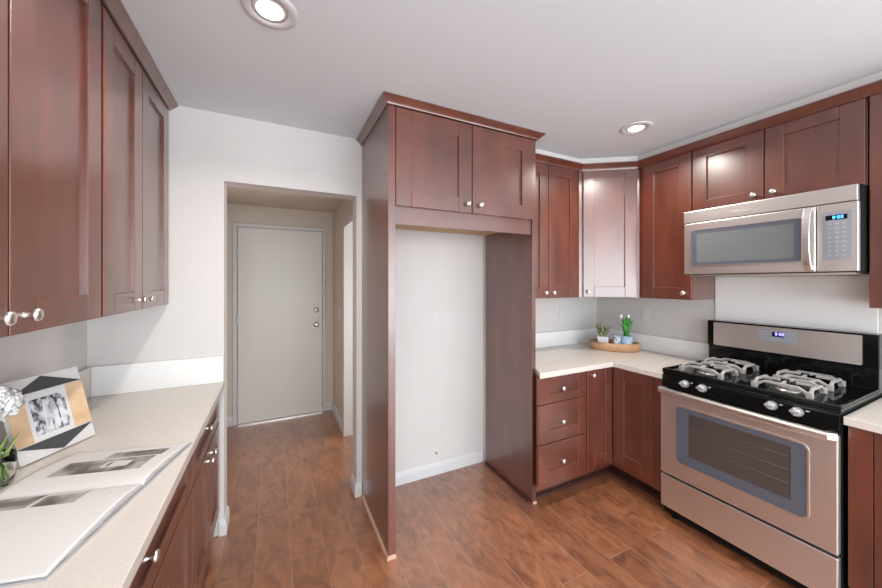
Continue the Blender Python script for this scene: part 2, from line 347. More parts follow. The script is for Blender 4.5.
# hall door
DX0, DX1, DZ, DY = -0.352, 0.497, 2.088, HB
d1 = MB().box(DX0 + .004, DX1 - .004, DY - .028, DY, .012, DZ).build('door_1', 'doorwhite', None, .003); d1['kind'] = 'structure'
def rotY(p):
    q = Vector((0, 0, 1)).rotation_difference(Vector((0, -1, 0))).to_matrix().to_4x4(); q.translation = Vector(p); return q
MB().lathe([(.03, 0), (.03, .006), (.012, .012), (.012, .03), (.022, .036), (.028, .046), (.026, .056), (.012, .062), (0, .063)], rotY((.427, DY - .028, 1.023)), 24).build('door_knob', 'nickel', d1)
MB().lathe([(.031, 0), (.031, .008), (.024, .016), (.021, .022), (0, .023)], rotY((.427, DY - .028, 1.188)), 24).build('deadbolt', 'nickel', d1)
for z in (1.82, 1.10, .25):
    mb = MB(); q = Matrix.Translation((DX0 - .002, DY - .036, z - .05)); mb.lathe([(.007, 0), (.007, .1)], q, 12); mb.box(DX0 - .012, DX0 + .014, DY - .031, DY - .0275, z - .045, z + .045)
    mb.build('hinge', 'white', d1)
cs = MB(); cs.box(DX0 - .042, DX0 - .004, DY - .02, DY, 0, DZ + .0055); cs.box(DX1 + .002, DX1 + .03, DY - .02, DY, 0, DZ + .0055); cs.box(DX0 - .042, DX1 + .03, DY - .02, DY, DZ + .006, DZ + .045)
struct('trim_1', cs, 'white', .004)
struct('trim_3', MB().box(DX0, DX1, DY - .06, DY, 0, .010), 'nickel')

# ------------------------------------------------------------------ downlights
lamp_names = ['recessed ceiling downlight above the hall opening, nearest the left cabinets', 'recessed ceiling downlight in front of the right wall cabinets',
              'recessed ceiling downlight behind the camera on the left', 'recessed ceiling downlight behind the camera on the right', 'recessed ceiling downlight by the rear wall']
for (x, y), lb in zip(DOWNLIGHTS, lamp_names):
    t = thing('recessed_downlight', lb, 'ceiling light', (x, y, CEIL), 'recessed ceiling downlights')
    T = Matrix.Translation((x, y, CEIL))
    MB().lathe([(.060, -.002), (.064, -.008), (.085, -.007), (.094, -.003), (.096, 0.0)], T, 40).build('trim_ring', 'white', t)
    MB().lathe([(.046, -.0045), (.0615, -.0035)], T, 40).build('baffle', 'canring', t)
    MB().lathe([(0, -.0085), (.030, -.008), (.044, -.006), (.048, -.003)], T, 40).build('lens', 'diff', t)
    d = bpy.data.lights.new('downlight_lamp', 'AREA'); d.shape = 'DISK'; d.size = .09; d.energy = LAMP_POWER; d.color = (1.0, .93, .85); d.spread = math.radians(150)
    lo = bpy.data.objects.new('downlight_lamp', d); C.objects.link(lo); lo.location = (x, y, CEIL - .02)

# ------------------------------------------------------------------ refrigerator surround
PY = 1.768
fc = thing('refrigerator_cabinet', 'tall dark wood refrigerator surround with empty recess and two doors above', 'cabinet', (1.075, 2.05, 0))
MB().box(.553, .575, PY - .002, YB - .002, .002, CEIL - .035).build('side_panel', 'wood', fc, .0015)['label'] = 'left side panel, seen on its broad outer face'
MB().box(1.567, 1.589, PY - .002, YB - .052, .002, CEIL - .035).build('side_panel', 'wood', fc, .0015)['label'] = 'right side panel, seen on its inner face'
b = MB(); b.box(.575, 1.567, PY, PY + .02, 1.832, 1.93); b.build('valance', 'wood', fc, .0015)
b = MB(); b.box(.575, 1.567, PY + .001, YB - .052, 1.93, CEIL - .035); b.build('cabinet_box', 'wood', fc)
MB().box(.576, 1.566, PY + .021, YB - .054, 1.894, 1.929).build('cabinet_bottom', 'raw', fc)['label'] = 'raw tan plywood underside edge'
shaker(fc, 'door', (.594, PY, 1.93), (1, 0, 0), (0, -1, 0), .488, .543, .092, .09, knob_at=(.452, .052))
shaker(fc, 'door', (1.085, PY, 1.93), (1, 0, 0), (0, -1, 0), .480, .543, .092, .09, knob_at=(.052, .054))
b = MB(); b.box(.553, .594, PY - .012, PY, .002, CEIL - .035); b.build('front_stile', 'wood', fc, .001)
b = MB(); b.box(1.567, 1.596, PY - .012, PY, .002, CEIL - .035); b.build('front_stile', 'wood', fc, .001)
CROWN = [(0, 0), (.010, 0), (.013, .006), (.018, .012), (.034, .026), (.038, .029), (.042, .031), (.042, .038), (0, .038)]
def crown(path, z, h=.038): return MB().sweep(path, [(o, z + q * h / .038) for o, q in CROWN])
crown([(.553, YB - .002), (.553, PY - .02), (1.596, PY - .02), (1.596, 1.97)], CEIL - .040).build('crown_molding', 'wood', fc)
b = MB(); b.sweep([(.553, YB - .016), (.553, PY - .014), (.594, PY - .014)], [(0, .001), (.012, .001), (.011, .010), (.006, .017), (0, .019)]); b.build('shoe_molding', 'tanmold', fc)['label'] = 'light tan quarter-round strip at the foot'
b = MB(); b.box(1.553, 1.567, PY + .01, YB - .06, .001, .018); b.build('shoe_molding', 'wooddark', fc, .004)
b = MB(); b.box(1.567, 1.597, PY - .024, PY - .0125, .001, .018); b.build('molding_end', 'tanmold', fc, .003)

# ------------------------------------------------------------------ left wall cabinets
XU = -.534
def left_wall_unit(y0, y1, splits, label, kns):
    t = thing('wall_cabinet', label, 'cabinet', (-.70, (y0 + y1) / 2, 1.383))
    MB().box(XL + .002, XU - .02, y0, y1, 1.383, 2.478).build('cabinet_box', 'wood', t, .0015)
    for (a, bb), kk in zip(splits, kns):
        shaker(t, 'door', (XU - .02, a, 1.386), (0, 1, 0), (1, 0, 0), bb - a, 1.086, .09, .080, knob_at=(kk if kk > 0 else bb - a + kk, .045))
    return t
left_wall_unit(.64, 1.556, [(.645, 1.102), (1.106, 1.55)], 'dark wood wall cabinet on the left nearest the camera, reddish doors and two knobs', (-.045, .045))
left_wall_unit(1.56, 2.366, [(1.566, 1.945), (1.95, 2.362)], 'dark wood wall cabinet on the left next to the hall wall, greyish sheen', (-.045, .045))
tag(crown([(XU, .64), (XU, YB - .002)], 2.476).build('crown_molding', 'wood'), 'dark wood crown molding along the top of the left wall cabinets', 'molding')

# ------------------------------------------------------------------ left base cabinets and worktop
XF = -.292
def left_base(y0, y1, label):
    t = thing('base_cabinet', label, 'cabinet', (-.58, (y0 + y1) / 2, 0))
    MB().box(XL + .004, XF - .02, y0, y1, .11, .878).build('cabinet_box', 'wood', t, .0015)
    MB().box(XL + .004, XF - .075, y0, y1, .0, .11).build('toe_kick', 'wooddark', t)
    w = y1 - y0
    shaker(t, 'drawer', (XF - .02, y0 + .003, .695), (0, 1, 0), (1, 0, 0), w - .006, .178, .085, .058, knob_at=(w / 2, .092))
    h = w / 2 - .004
    shaker(t, 'door', (XF - .02, y0 + .003, .155), (0, 1, 0), (1, 0, 0), h, .533, .085, .085, knob_at=(h - .045, .49))
    shaker(t, 'door', (XF - .02, y0 + w / 2 + .001, .155), (0, 1, 0), (1, 0, 0), h, .533, .085, .085, knob_at=(.045, .49))
    return t
left_base(1.625, 2.352, 'dark wood base cabinet under the far end of the left worktop')
left_base(.62, 1.621, 'dark wood base cabinet under the near end of the left worktop, wide drawer')
tag(MB().sweep([(XF - .075, .62), (XF - .075, 2.352)], [(0, .001), (.014, .001), (.012, .012), (0, .02)]).build('shoe_molding', 'tanmold'), 'thin reddish shoe molding on the floor under the left base cabinets', 'molding')
lc = thing('countertop', 'long cream quartz worktop on the left holding the open book', 'countertop', (-.57, 1.5, .879))
MB().box(XL + .002, -.268, .60, YB - .002, .879, .915).build('slab', 'quartz', lc, .003)
MB().box(XL + .002, XL + .022, .60, YB - .002, .9155, 1.07).build('backsplash', 'quartz', lc, .002)
MB().box(XL + .023, -.275, YB - .022, YB - .002, .9155, 1.07).build('backsplash', 'quartzwhite', lc, .002)

# ------------------------------------------------------------------ right wall cabinets
XW = 2.59; YU = 1.935
def pcab(label, pts, z0, z1):
    x = sum(p[0] for p in pts) / len(pts); y = sum(p[1] for p in pts) / len(pts)
    t = thing('wall_cabinet', label, 'cabinet', (x, y, z0)); MB().prism(pts, z0, z1).build('cabinet_box', 'wood', t, .0015)
    return t
ZU, ZT = 1.383, 2.425
Yw = YB - .053; Xw = XR - .003
t = pcab('dark wood wall cabinet on the back wall tucked beside the refrigerator surround', [(1.598, YU + .02), (2.238, YU + .02), (2.238, Yw), (1.598, Yw)], ZU, ZT)
shaker(t, 'door', (1.601, YU + .02, ZU + .003), (1, 0, 0), (0, -1, 0), .286, ZT - ZU - .006, .085, .085, knob_at=(.25, .04))
shaker(t, 'door', (1.890, YU + .02, ZU + .003), (1, 0, 0), (0, -1, 0), .312, ZT - ZU - .006, .08, .085, knob_at=(.04, .04))
t = pcab('diagonal dark wood corner wall cabinet with a pale sheen on its door', [(2.2395, YU + .02), (2.252, YU + .012), (2.603, 1.697), (2.611, 1.685), (Xw, 1.685), (Xw, Yw), (2.2395, Yw)], ZU, ZT)
du = Vector((2.59 - 2.239, 1.684 - YU, 0)); dl = du.length; du.normalize(); dw = Vector((du.y, -du.x, 0))
p0 = Vector((2.239, YU, ZU + .003)) - dw * .0 + du * .012
b0 = Vector((2.252, YU + .012, ZU + .003)) + du * .014
dwid = (Vector((2.603, 1.697)) - Vector((2.252, YU + .012))).length - .028
shaker(t, 'door', b0, du, dw, dwid, ZT - ZU - .006, .085, .085, knob_at=(.04, .045))
t = pcab('dark wood wall cabinet between the corner cabinet and the microwave', [(XW + .02, 1.301), (Xw, 1.301), (Xw, 1.684), (XW + .02, 1.684)], ZU, ZT)
shaker(t, 'door', (XW + .02, 1.303, ZU + .003), (0, 1, 0), (-1, 0, 0), .345, ZT - ZU - .006, .085, .085, knob_at=(.045, .045))
t = pcab('low dark wood wall cabinet with two doors above the microwave', [(XW + .02, .535), (Xw, .535), (Xw, 1.2995), (XW + .02, 1.2995)], 1.984, ZT)
shaker(t, 'door', (XW + .02, .538, 1.987), (0, 1, 0), (-1, 0, 0), .378, ZT - 1.99, .085, .075, knob_at=(.335, .045))
shaker(t, 'door', (XW + .02, .919, 1.987), (0, 1, 0), (-1, 0, 0), .378, ZT - 1.99, .085, .075, knob_at=(.043, .045))
t = pcab('dark wood wall cabinet at the right edge, nearest of the right-hand wall cabinets', [(XW + .02, .08), (Xw, .08), (Xw, .531), (XW + .02, .531)], ZU, ZT)
shaker(t, 'door', (XW + .02, .083, ZU + .003), (0, 1, 0), (-1, 0, 0), .445, ZT - ZU - .006, .085, .085, knob_at=(.045, .045))
tag(crown([(1.600, YU), (2.239, YU), (XW, 1.684), (XW, .08)], ZT - .012, .048).build('crown_molding', 'wood'), 'dark wood crown molding along the top of the right-hand wall cabinets', 'molding')

# ------------------------------------------------------------------ right base cabinets and worktops
XB = 2.275; YBF = 1.675
dr = thing('drawer_cabinet', 'dark wood base cabinet with three stacked drawers beside the refrigerator recess', 'cabinet', (1.80, 2.0, 0))
MB().prism([(1.546, YBF + .02), (1.997, YBF + .02), (1.997, Yw), (1.598, Yw), (1.600, 1.754)], .12, .878).build('cabinet_box', 'wood', dr, .0015)
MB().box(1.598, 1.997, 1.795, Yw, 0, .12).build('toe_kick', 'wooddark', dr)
for z0, h, r in ((.697, .180, .060), (.432, .262, .085), (.160, .268, .085)):
    shaker(dr, 'drawer', (1.548, YBF + .02, z0), (1, 0, 0), (0, -1, 0), .446, h, .085, r, knob_at=(.219, h * .47))
cc = thing('corner_base_cabinet', 'dark wood corner base cabinet with folded two-leaf door beside the oven', 'cabinet', (2.5, 1.85, 0))
pts = [(1.9985, YBF + .02), (XB + .02, YBF + .02), (XB + .02, 1.302), (Xw, 1.302), (Xw, Yw), (1.9985, Yw)]
MB().prism(pts, .12, .878).build('cabinet_box', 'wood', cc)
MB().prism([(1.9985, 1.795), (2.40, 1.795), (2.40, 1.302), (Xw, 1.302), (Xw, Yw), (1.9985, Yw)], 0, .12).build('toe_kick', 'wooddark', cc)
shaker(cc, 'door', (2.001, YBF + .02, .162), (1, 0, 0), (0, -1, 0), .272, .714, .078, .085, knob_at=(.05, .675))
shaker(cc, 'door', (XB + .02, 1.372, .162), (0, 1, 0), (-1, 0, 0), .300, .714, .085, .085)
MB().box(XB + .002, XB + .02, 1.303, 1.370, .125, .877).build('filler_strip', 'wood', cc, .001)
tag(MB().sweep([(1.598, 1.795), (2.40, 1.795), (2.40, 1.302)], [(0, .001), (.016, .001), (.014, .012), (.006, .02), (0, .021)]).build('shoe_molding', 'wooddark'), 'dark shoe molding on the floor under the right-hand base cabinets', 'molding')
nb = thing('base_cabinet', 'dark wood base cabinet at the right edge, near side of the oven', 'cabinet', (2.6, .3, 0))
MB().box(XB + .02, Xw, .08, .522, .12, .878).build('cabinet_box', 'wood', nb, .0015)
MB().box(2.36, Xw, .08, .522, 0, .12).build('toe_kick', 'wooddark', nb)
MB().box(XB, XB + .02, .453, .522, .16, .876).build('filler_strip', 'wood', nb, .001)
shaker(nb, 'door', (XB + .02, .085, .162), (0, 1, 0), (-1, 0, 0), .366, .714, .085, .085, knob_at=(.05, .66))
rc = thing('countertop', 'L-shaped cream quartz worktop in the corner holding the wicker tray', 'countertop', (2.3, 1.9, .879))
MB().prism([(1.538, 1.652), (2.248, 1.652), (2.248, 1.302), (Xw, 1.302), (Xw, Yw), (1.598, Yw), (1.600, 1.754)], .879, .915).build('slab', 'quartz', rc, .003)
MB().box(1.598, Xw - .021, Yw - .02, Yw, .9155, 1.05).build('backsplash', 'quartzwhite', rc, .002)
MB().box(Xw - .02, Xw, 1.302, Yw, .9155, 1.05).build('backsplash', 'quartzwhite', rc, .002)
nc = thing('countertop', 'short cream quartz worktop at the right edge beside the oven', 'countertop', (2.58, .3, .879))
MB().box(2.248, Xw, .08, .530, .879, .915).build('slab', 'quartz', nc, .003)
MB().box(Xw - .02, Xw, .08, .530, .9155, 1.05).build('backsplash', 'quartzwhite', nc, .002)
tag(MB().box(Xw - .012, Xw, .56, 1.300, 1.052, 1.546).build('range_backsplash', 'quartzwhite', None, .002), 'white quartz backsplash panel on the wall between oven and microwave', 'backsplash')

# ------------------------------------------------------------------ microwave
Y0, Y1 = .535, 1.299; XM = 2.494
mw = thing('microwave', 'stainless over-the-range microwave with blue clock above the oven', 'microwave', (2.7, .917, 1.56))
MB().box(XM + .03, Xw, Y0, Y1, 1.558, 1.982).build('body', 'blackm', mw, .003)
b = MB(); b.box(XM - .004, XM + .029, Y0 + .006, Y1, 1.903, 1.980); b.build('vent_strip', 'steel', mw, .003)
b = MB()                                               # brand lettering strokes, too small to be more than a raised mark
wm = frame_mtx((XM - .0046, 1.035, 1.932), (0, -1, 0), (-1, 0, 0))
mwd = MB(); mwd.box(XM, XM + .029, .681, Y1, 1.562, 1.900); mwd = mwd.build('door', 'steel', mw, .004)
def rrect(y0, y1, z0, z1, r, n=5):
    o = []
    for cy, cz, a0 in ((y1 - r, z1 - r, 0), (y0 + r, z1 - r, 90), (y0 + r, z0 + r, 180), (y1 - r, z0 + r, 270)):
        for k in range(n + 1):
            a = math.radians(a0 + 90 * k / n); o.append((cy + r * math.cos(a), cz + r * math.sin(a)))
    return o
def rplate(x0, x1, y0, y1, z0, z1, r):
    """rounded plate in the YZ plane between x0 and x1"""
    m = Matrix(((0, 0, 1, 0), (1, 0, 0, 0), (0, 1, 0, 0), (0, 0, 0, 1)))
    return MB().prism(rrect(y0, y1, z0, z1, r), x0, x1, mtx=m)
def rring(x0, x1, o, i, ro, ri):
    """rounded rectangular ring in the YZ plane"""
    A = rrect(*o, ro); B = rrect(*i, ri); n = len(A); vs = []; fs = []
    for x in (x0, x1):
        vs += [(x, p[0], p[1]) for p in A] + [(x, p[0], p[1]) for p in B]
    for k in range(n):
        j = (k + 1) % n
        fs += [(k, j, n + j, n + k), (2 * n + k, 2 * n + j, 3 * n + j, 3 * n + k), (k, j, 2 * n + j, 2 * n + k), (n + k, n + j, 3 * n + j, 3 * n + k)]
    return MB().add(vs, fs)
rring(XM - .004, XM + .001, (.728, 1.257, 1.614, 1.853), (.733, 1.252, 1.619, 1.848), .012, .010).build('window_bezel', 'steelh', mwd)
rring(XM - .002, XM + .001, (.733, 1.252, 1.619, 1.848), (.760, 1.222, 1.638, 1.827), .010, .004).build('window_border', 'greyframe', mwd)
rplate(XM - .001, XM + .001, .758, 1.224, 1.636, 1.829, .004).build('window_glass', 'mwglass', mwd)
hb = MB(); pts = []
for k in range(13):
    a = k / 12; pts.append((XM - .006 - .034 * math.sin(math.pi * a) ** .6, .706, 1.572 + a * .322))
hb.bar(pts, .030, .011, up=(1, 0, 0)); hb.build('handle', 'steelh', mwd, .003)
cpn = MB(); cpn.box(XM + .001, XM + .029, Y0 + .004, .678, 1.562, 1.900); cpn = cpn.build('control_panel', 'steel', mw, .004)
rplate(XM - .001, XM + .002, .560, .657, 1.620, 1.860, .006).build('keypad', 'panelgrey', cpn)
rplate(XM - .002, XM + .0, .574, .646, 1.819, 1.843, .002).build('display', 'lcd', cpn)
# seven-segment clock digits
SEG = {'0': 'abcdef', '8': 'abcdefg', '2': 'abged', '1': 'bc', '5': 'afgcd', '3': 'abgcd'}
def digits(name, text, origin, u, w, h, m, parent):
    mt = frame_mtx(origin, u, w); mb = MB(); x = 0; wd = h * .55; th = h * .17
    R = {'a': (0, wd, h - th, h), 'g': (0, wd, h / 2 - th / 2, h / 2 + th / 2), 'd': (0, wd, 0, th), 'f': (0, th, h / 2, h), 'b': (wd - th, wd, h / 2, h), 'e': (0, th, 0, h / 2), 'c': (wd - th, wd, 0, h / 2)}
    for ch in text:
        if ch == ':':
            for z in (.25, .65): mb.box(x, x + th, 0, .0006, h * z, h * z + th, mtx=mt)
            x += th + h * .2
        else:
            for q in SEG[ch]: a, c, d, e = R[q]; mb.box(x + a, x + c, 0, .0006, d, e, mtx=mt)
            x += wd + h * .2
    return mb.build(name, m, parent)
digits('clock_digits', '8:00', (XM - .002, .622, 1.824), (0, -1, 0), (-1, 0, 0), .0145, 'lcdblue', cpn)
for i in range(8):
    for j in range(3):
        y = .633 - j * .025; z = 1.800 - i * .0225
        MB().box(XM - .0016, XM - .0008, y - .0065, y + .0065, z - .004, z + .004).build('key', 'key', cpn)
MB().box(XM + .03, Xw - .02, Y0 + .02, Y1 - .02, 1.548, 1.5575).build('grease_filter', 'steel', mw)

def text_mesh(s, size, mt, m, parent, name):
    cu = bpy.data.curves.new(name, 'FONT'); cu.body = s; cu.size = size; cu.extrude = .0004; cu.align_x = 'CENTER'; cu.align_y = 'CENTER'
    to = bpy.data.objects.new(name, cu); C.objects.link(to)
    dg = bpy.context.evaluated_depsgraph_get(); me = bpy.data.meshes.new_from_object(to.evaluated_get(dg)); bpy.data.objects.remove(to)
    mb = MB(); mb.add([tuple(mt @ Vector(v.co)) for v in me.vertices], [tuple(p.vertices) for p in me.polygons]); return mb.build(name, m, parent)
def face_mtx(p):      # text facing -X, reading towards -Y
    return Matrix(((0, 0, -1, p[0]), (-1, 0, 0, p[1]), (0, 1, 0, p[2]), (0, 0, 0, 1)))
text_mesh('Whirlpool', .020, face_mtx((XM - .0045, .985, 1.938)), 'framewhite', mw, 'brand_lettering')

# ------------------------------------------------------------------ gas range
gr = thing('gas_range', 'stainless and black gas range with four burners and oven below', 'stove', (2.55, .917, 0))
XD = 2.226; ZC = .955
MB().box(2.262, 2.885, Y0 + .002, Y1 - .002, .03, .925).build('body', 'blackm', gr, .002)
for x in (2.30, 2.84):
    for y in (Y0 + .05, Y1 - .05): MB().lathe([(.018, .0), (.018, .03)], Matrix.Translation((x, y, 0)), 16).build('levelling_foot', 'blackm', gr)
MB().box(XD, 2.261, Y0 + .004, Y1 - .002, .083, .283).build('storage_drawer', 'steel', gr, .005)
ov = MB().box(XD, 2.261, Y0 + .004, Y1 - .002, .296, .828).build('oven_door', 'steel', gr, .005)
rring(XD - .004, XD + .001, (.628, 1.210, .392, .752), (.636, 1.202, .400, .744), .032, .026).build('window_bezel', 'steelh', ov)
rring(XD - .002, XD + .001, (.636, 1.202, .400, .744), (.690, 1.135, .458, .716), .026, .004).build('window_border', 'greyframe', ov)
rplate(XD - .0006, XD + .001, .688, 1.137, .456, .718, .004).build('window_glass', 'darkglass', ov)
for z in (.535, .60, .665):
    MB().tube([(XD - .0007, .70, z), (XD - .0007, 1.125, z)], .0008, 6).build('rack_wire', 'greyframe', ov)
hp = []
h = MB(); h.sweep([(2.212, Y1 - .004), (2.196, Y1 - .03), (2.188, Y1 - .14), (2.186, .917), (2.188, Y0 + .14), (2.196, Y0 + .03), (2.212, Y0 + .004)],
                  [(-.012, .804), (.006, .806), (.012, .814), (.012, .832), (.006, .842), (-.012, .845)]); h.build('handle', 'steelh', ov, .002)
for ya in (Y1 - .04, Y0 + .006): MB().box(2.200, XD + .01, ya, ya + .034, .806, .842).build('handle_bracket', 'steelh', ov, .003)
# sloped black control panel with four knobs
cpn2 = MB(); mxz = Matrix(((1, 0, 0, 0), (0, 0, 1, 0), (0, 1, 0, 0), (0, 0, 0, 1)))
cpn2.prism([(2.238, .846), (2.2615, .846), (2.2615, .924), (2.252, .924), (2.246, .912)], Y0 + .003, Y1 - .003, mtx=mxz); cpn2 = cpn2.build('control_panel', 'black', gr, .002)
for y in (1.160, 1.068, .764, .672):
    q = Vector((0, 0, 1)).rotation_difference(Vector((-1, 0, .12)).normalized()).to_matrix().to_4x4(); q.translation = Vector((2.243, y, .888))
    k = MB(); k.lathe([(.022, 0), (.023, .004), (.021, .010), (.019, .026), (.016, .031), (0, .032)], q, 24)
    k = k.build('burner_knob', 'knobsil', cpn2)
    g = MB(); g.box(-.005, .005, -.020, .020, .028, .037, mtx=q); g.build('knob_grip', 'knobsil', k, .002)
    MB().box(2.2395, 2.2435, y - .040, y - .028, .9, .9035).build('knob_marking', 'plastic', cpn2)
# cooktop: raised rim with shallow pan
ct = MB(); ct.box(2.246, 2.80, Y0 - .0, Y1, .926, .944)
ct.box(2.246, 2.262, Y0, Y1, .944, ZC); ct.box(2.262, 2.80, Y0, Y0 + .012, .944, ZC); ct.box(2.262, 2.80, Y1 - .012, Y1, .944, ZC); ct.box(2.785, 2.80, Y0, Y1, .944, ZC)
ct = ct.build('cooktop', 'black', gr, .004)
for x in (2.40, 2.66):
    for y in (.755, 1.115):
        bn = MB().lathe([(.050, .9442), (.048, .949), (.036, .951), (.034, .960), (0, .960)], Matrix.Translation((x, y, 0)), 24).build('burner', 'burner', gr)
        MB().lathe([(.036, .9602), (.038, .963), (.035, .968), (0, .969)], Matrix.Translation((x, y, 0)), 24).build('burner_cap', 'grate', bn)
def grate(yc, lab):
    b = MB(); zt = .987; hw = .104
    for y in (yc - hw, yc + hw):                     # three raised loops on each side
        for xa, xb in ((2.315, 2.485), (2.575, 2.745)):
            pts = []
            for k in range(11):
                a = k / 10; pts.append((xa + (xb - xa) * a, y, .950 + (zt - .950) * min(1, math.sin(math.pi * a) * 2.2)))
            b.bar(pts, .014, .013)
    for xa, xb in ((2.315, 2.485), (2.575, 2.745)):
        for x in (xa, xb):
            pts = []
            for k in range(11):
                a = k / 10; pts.append((x, yc - hw + 2 * hw * a, .950 + (zt - .950) * min(1, math.sin(math.pi * a) * 2.2)))
            b.bar(pts, .014, .013)
        xm = (xa + xb) / 2
        for sx, sy in ((-1, 0), (1, 0), (0, -1), (0, 1)):   # fingers towards the burner
            p = (xm + sx * (xb - xa) / 2, yc + sy * hw, zt); q = (xm + sx * .03, yc + sy * .03, zt + .004)
            b.bar([p, ((p[0] + q[0]) / 2, (p[1] + q[1]) / 2, zt + .004), q], .011, .014)
    for y in (yc - .05, yc + .05):
        b.bar([(2.485, y, zt - .004), (2.53, y, zt), (2.575, y, zt - .004)], .014, .013)
    for x in (2.315, 2.485, 2.575, 2.745):
        for y in (yc - hw, yc + hw): b.box(x - .012, x + .012, y - .012, y + .012, .9445, .976)
    o = b.build('grate', 'grate', gr, .003); o['label'] = lab
grate(1.115, 'left grate'); grate(.755, 'right grate')
# backguard
bgd = MB(); bgd.box(2.80, 2.885, Y0 + .002, Y1 - .002, .926, 1.060); bgd.box(2.790, 2.885, Y0, Y1, 1.060, 1.236); bgd.build('backguard', 'black', gr, .004)
fa = rplate(2.781, 2.7905, .590, 1.258, 1.068, 1.226, .006).build('fascia', 'steel', gr)
pn = rplate(2.7795, 2.782, .838, 1.012, 1.138, 1.207, .005).build('control_display', 'panelgrey', fa)
rplate(2.7785, 2.780, .892, .946, 1.170, 1.199, .002).build('display', 'lcd', pn)
digits('clock_digits', '8:00', (2.7785, .932, 1.179), (0, -1, 0), (-1, 0, 0), .0165, 'lcdviolet', pn)
for y, z in ((.995, 1.194), (.978, 1.194), (.995, 1.176), (.978, 1.176), (.995, 1.155), (.872, 1.194), (.853, 1.194), (.862, 1.162), (.950, 1.152), (.936, 1.151), (.922, 1.150), (.908, 1.149), (.894, 1.148)):
    MB().box(2.7788, 2.7797, y - .005, y + .005, z - .0035, z + .0035).build('key', 'key', pn)

# ------------------------------------------------------------------ outlets and switches
def plate(label, p, u, w, kind):
    m = frame_mtx(p, u, w); t = MB(); t.box(-.035, .035, .0005, .006, -.057, .057, mtx=m)
    o = t.build('electrical_outlet' if kind != 'switch' else 'light_switch', 'plastic', None, .002); tag(o, label, 'outlet' if kind != 'switch' else 'switch')
    if kind == 'outlet':
        for z in (-.022, .022):
            r = MB(); r.box(-.016, .016, .006, .0075, z - .014, z + .014, mtx=m); r = r.build('receptacle', 'plastic', o, .001)
            s = MB(); s.box(-.008, -.006, .0075, .0079, z - .004, z + .006, mtx=m); s.box(.006, .008, .0075, .0079, z - .004, z + .006, mtx=m); s.build('slots', 'slot', r)
    else:
        r = MB(); r.box(-.017, .017, .006, .009, -.033, .033, mtx=m); r.build('rocker', 'plastic', o, .0015)
plate('white outlet on the wall inside the empty refrigerator recess', (1.118, YB, 1.218), (1, 0, 0), (0, -1, 0), 'outlet')
plate('white outlet on the back wall under the wall cabinet, left of the tray', (2.43, YB - .05, 1.228), (1, 0, 0), (0, -1, 0), 'outlet')
plate('white switch plate on the right wall above the tray with plants', (XR, 1.822, 1.232), (0, -1, 0), (-1, 0, 0), 'switch2')
plate('white light switch on the right hall wall beside the side doorway', (HR, 3.62, 1.17), (0, -1, 0), (-1, 0, 0), 'switch')
st = MB(); st.tube([(1.136, YB - .001, .165), (1.136, YB - .012, .166), (1.137, YB - .020, .172)], [.008, .007, .003], 10)
tag(st.build('pipe_stub', 'burner'), 'small grey pipe stub low on the wall in the refrigerator recess', 'pipe')

# ------------------------------------------------------------------ tray with plants
TC = Vector((2.672, 1.955, 0)); ta = math.atan2(-.79, .61)
TM = Matrix.Translation((TC.x, TC.y, .9155)) @ Matrix.Rotation(ta, 4, 'Z') @ Matrix.Diagonal((1, .62, 1, 1))
b = MB(); b.lathe([(0, .001), (.185, 0), (.195, .006), (.200, .03), (.203, .060), (.198, .069), (.190, .070), (.183, .064), (.180, .03), (.176, .012), (0, .010)], TM, 48)
tag(b.build('wicker_tray', 'wicker'), 'oval brown wicker tray in the corner of the worktop', 'tray')
def tp(a, c, z=0): q = TM @ Vector((a, c / .62, .0125)); return Vector((q.x, q.y, q.z + z))
def leafblade(mb, base, tip, width, bend, n=6, thick=.003):
    base = Vector(base); tip = Vector(tip); ax = tip - base; sd = ax.cross(Vector((0, 0, 1)))
    if sd.length < 1e-4: sd = Vector((1, 0, 0))
    sd.normalize(); nr = sd.cross(ax).normalized(); vs = []; fs = []
    for i in range(n + 1):
        a = i / n; c = base + ax * a + nr * bend * math.sin(math.pi * a); w = width * (math.sin(math.pi * min(1, .22 + .78 * a)) ** .8) / 2 + .0004
        vs += [tuple(c - sd * w), tuple(c - nr * thick * (1 - a)), tuple(c + sd * w), tuple(c + nr * thick * .6 * (1 - a) + nr * .0004)]
    for i in range(n):
        for k in range(4): fs.append((4 * i + k, 4 * i + (k + 1) % 4, 4 * i + 4 + (k + 1) % 4, 4 * i + 4 + k))
    fs += [(3, 2, 1, 0), tuple(4 * n + k for k in range(4))]
    mb.add(vs, fs, 0, True)
# aloe-like plant in a white square pot
p = tp(-.086, -.010); t = thing('potted_succulent', 'spiky variegated plant in a small white pot on the tray', 'plant', tuple(p))
sq = MB(); mq = Matrix.Translation(p) @ Matrix.Rotation(ta, 4, 'Z')
sq.lathe([(.046, 0), (.054, .006), (.062, .102), (.056, .102), (.054, .090), (0, .088)], mq @ Matrix.Rotation(math.radians(45), 4, 'Z'), 4, smooth=False); sq.build('pot', 'potwhite', t, .004)
lv = MB()
for k in range(13):
    a = k * 2.399; r = .04 + .10 * ((k * 37) % 10) / 10; hh = .085 + .06 * ((k * 53) % 10) / 10
    leafblade(lv, p + Vector((.012 * math.cos(a), .012 * math.sin(a), .086)), p + Vector((r * math.cos(a), r * math.sin(a), .082 + hh)), .030, .016)
lv.build('leaves', 'aloe', t)
# patterned cup
p = tp(.022, -.040); t = thing('patterned_cup', 'small blue and white patterned cup at the middle of the tray', 'cup', tuple(p))
MB().lathe([(.025, 0), (.029, .003), (.033, .122), (.030, .122), (.027, .006), (0, .006)], Matrix.Translation(p), 28).build('body', 'potpat', t)
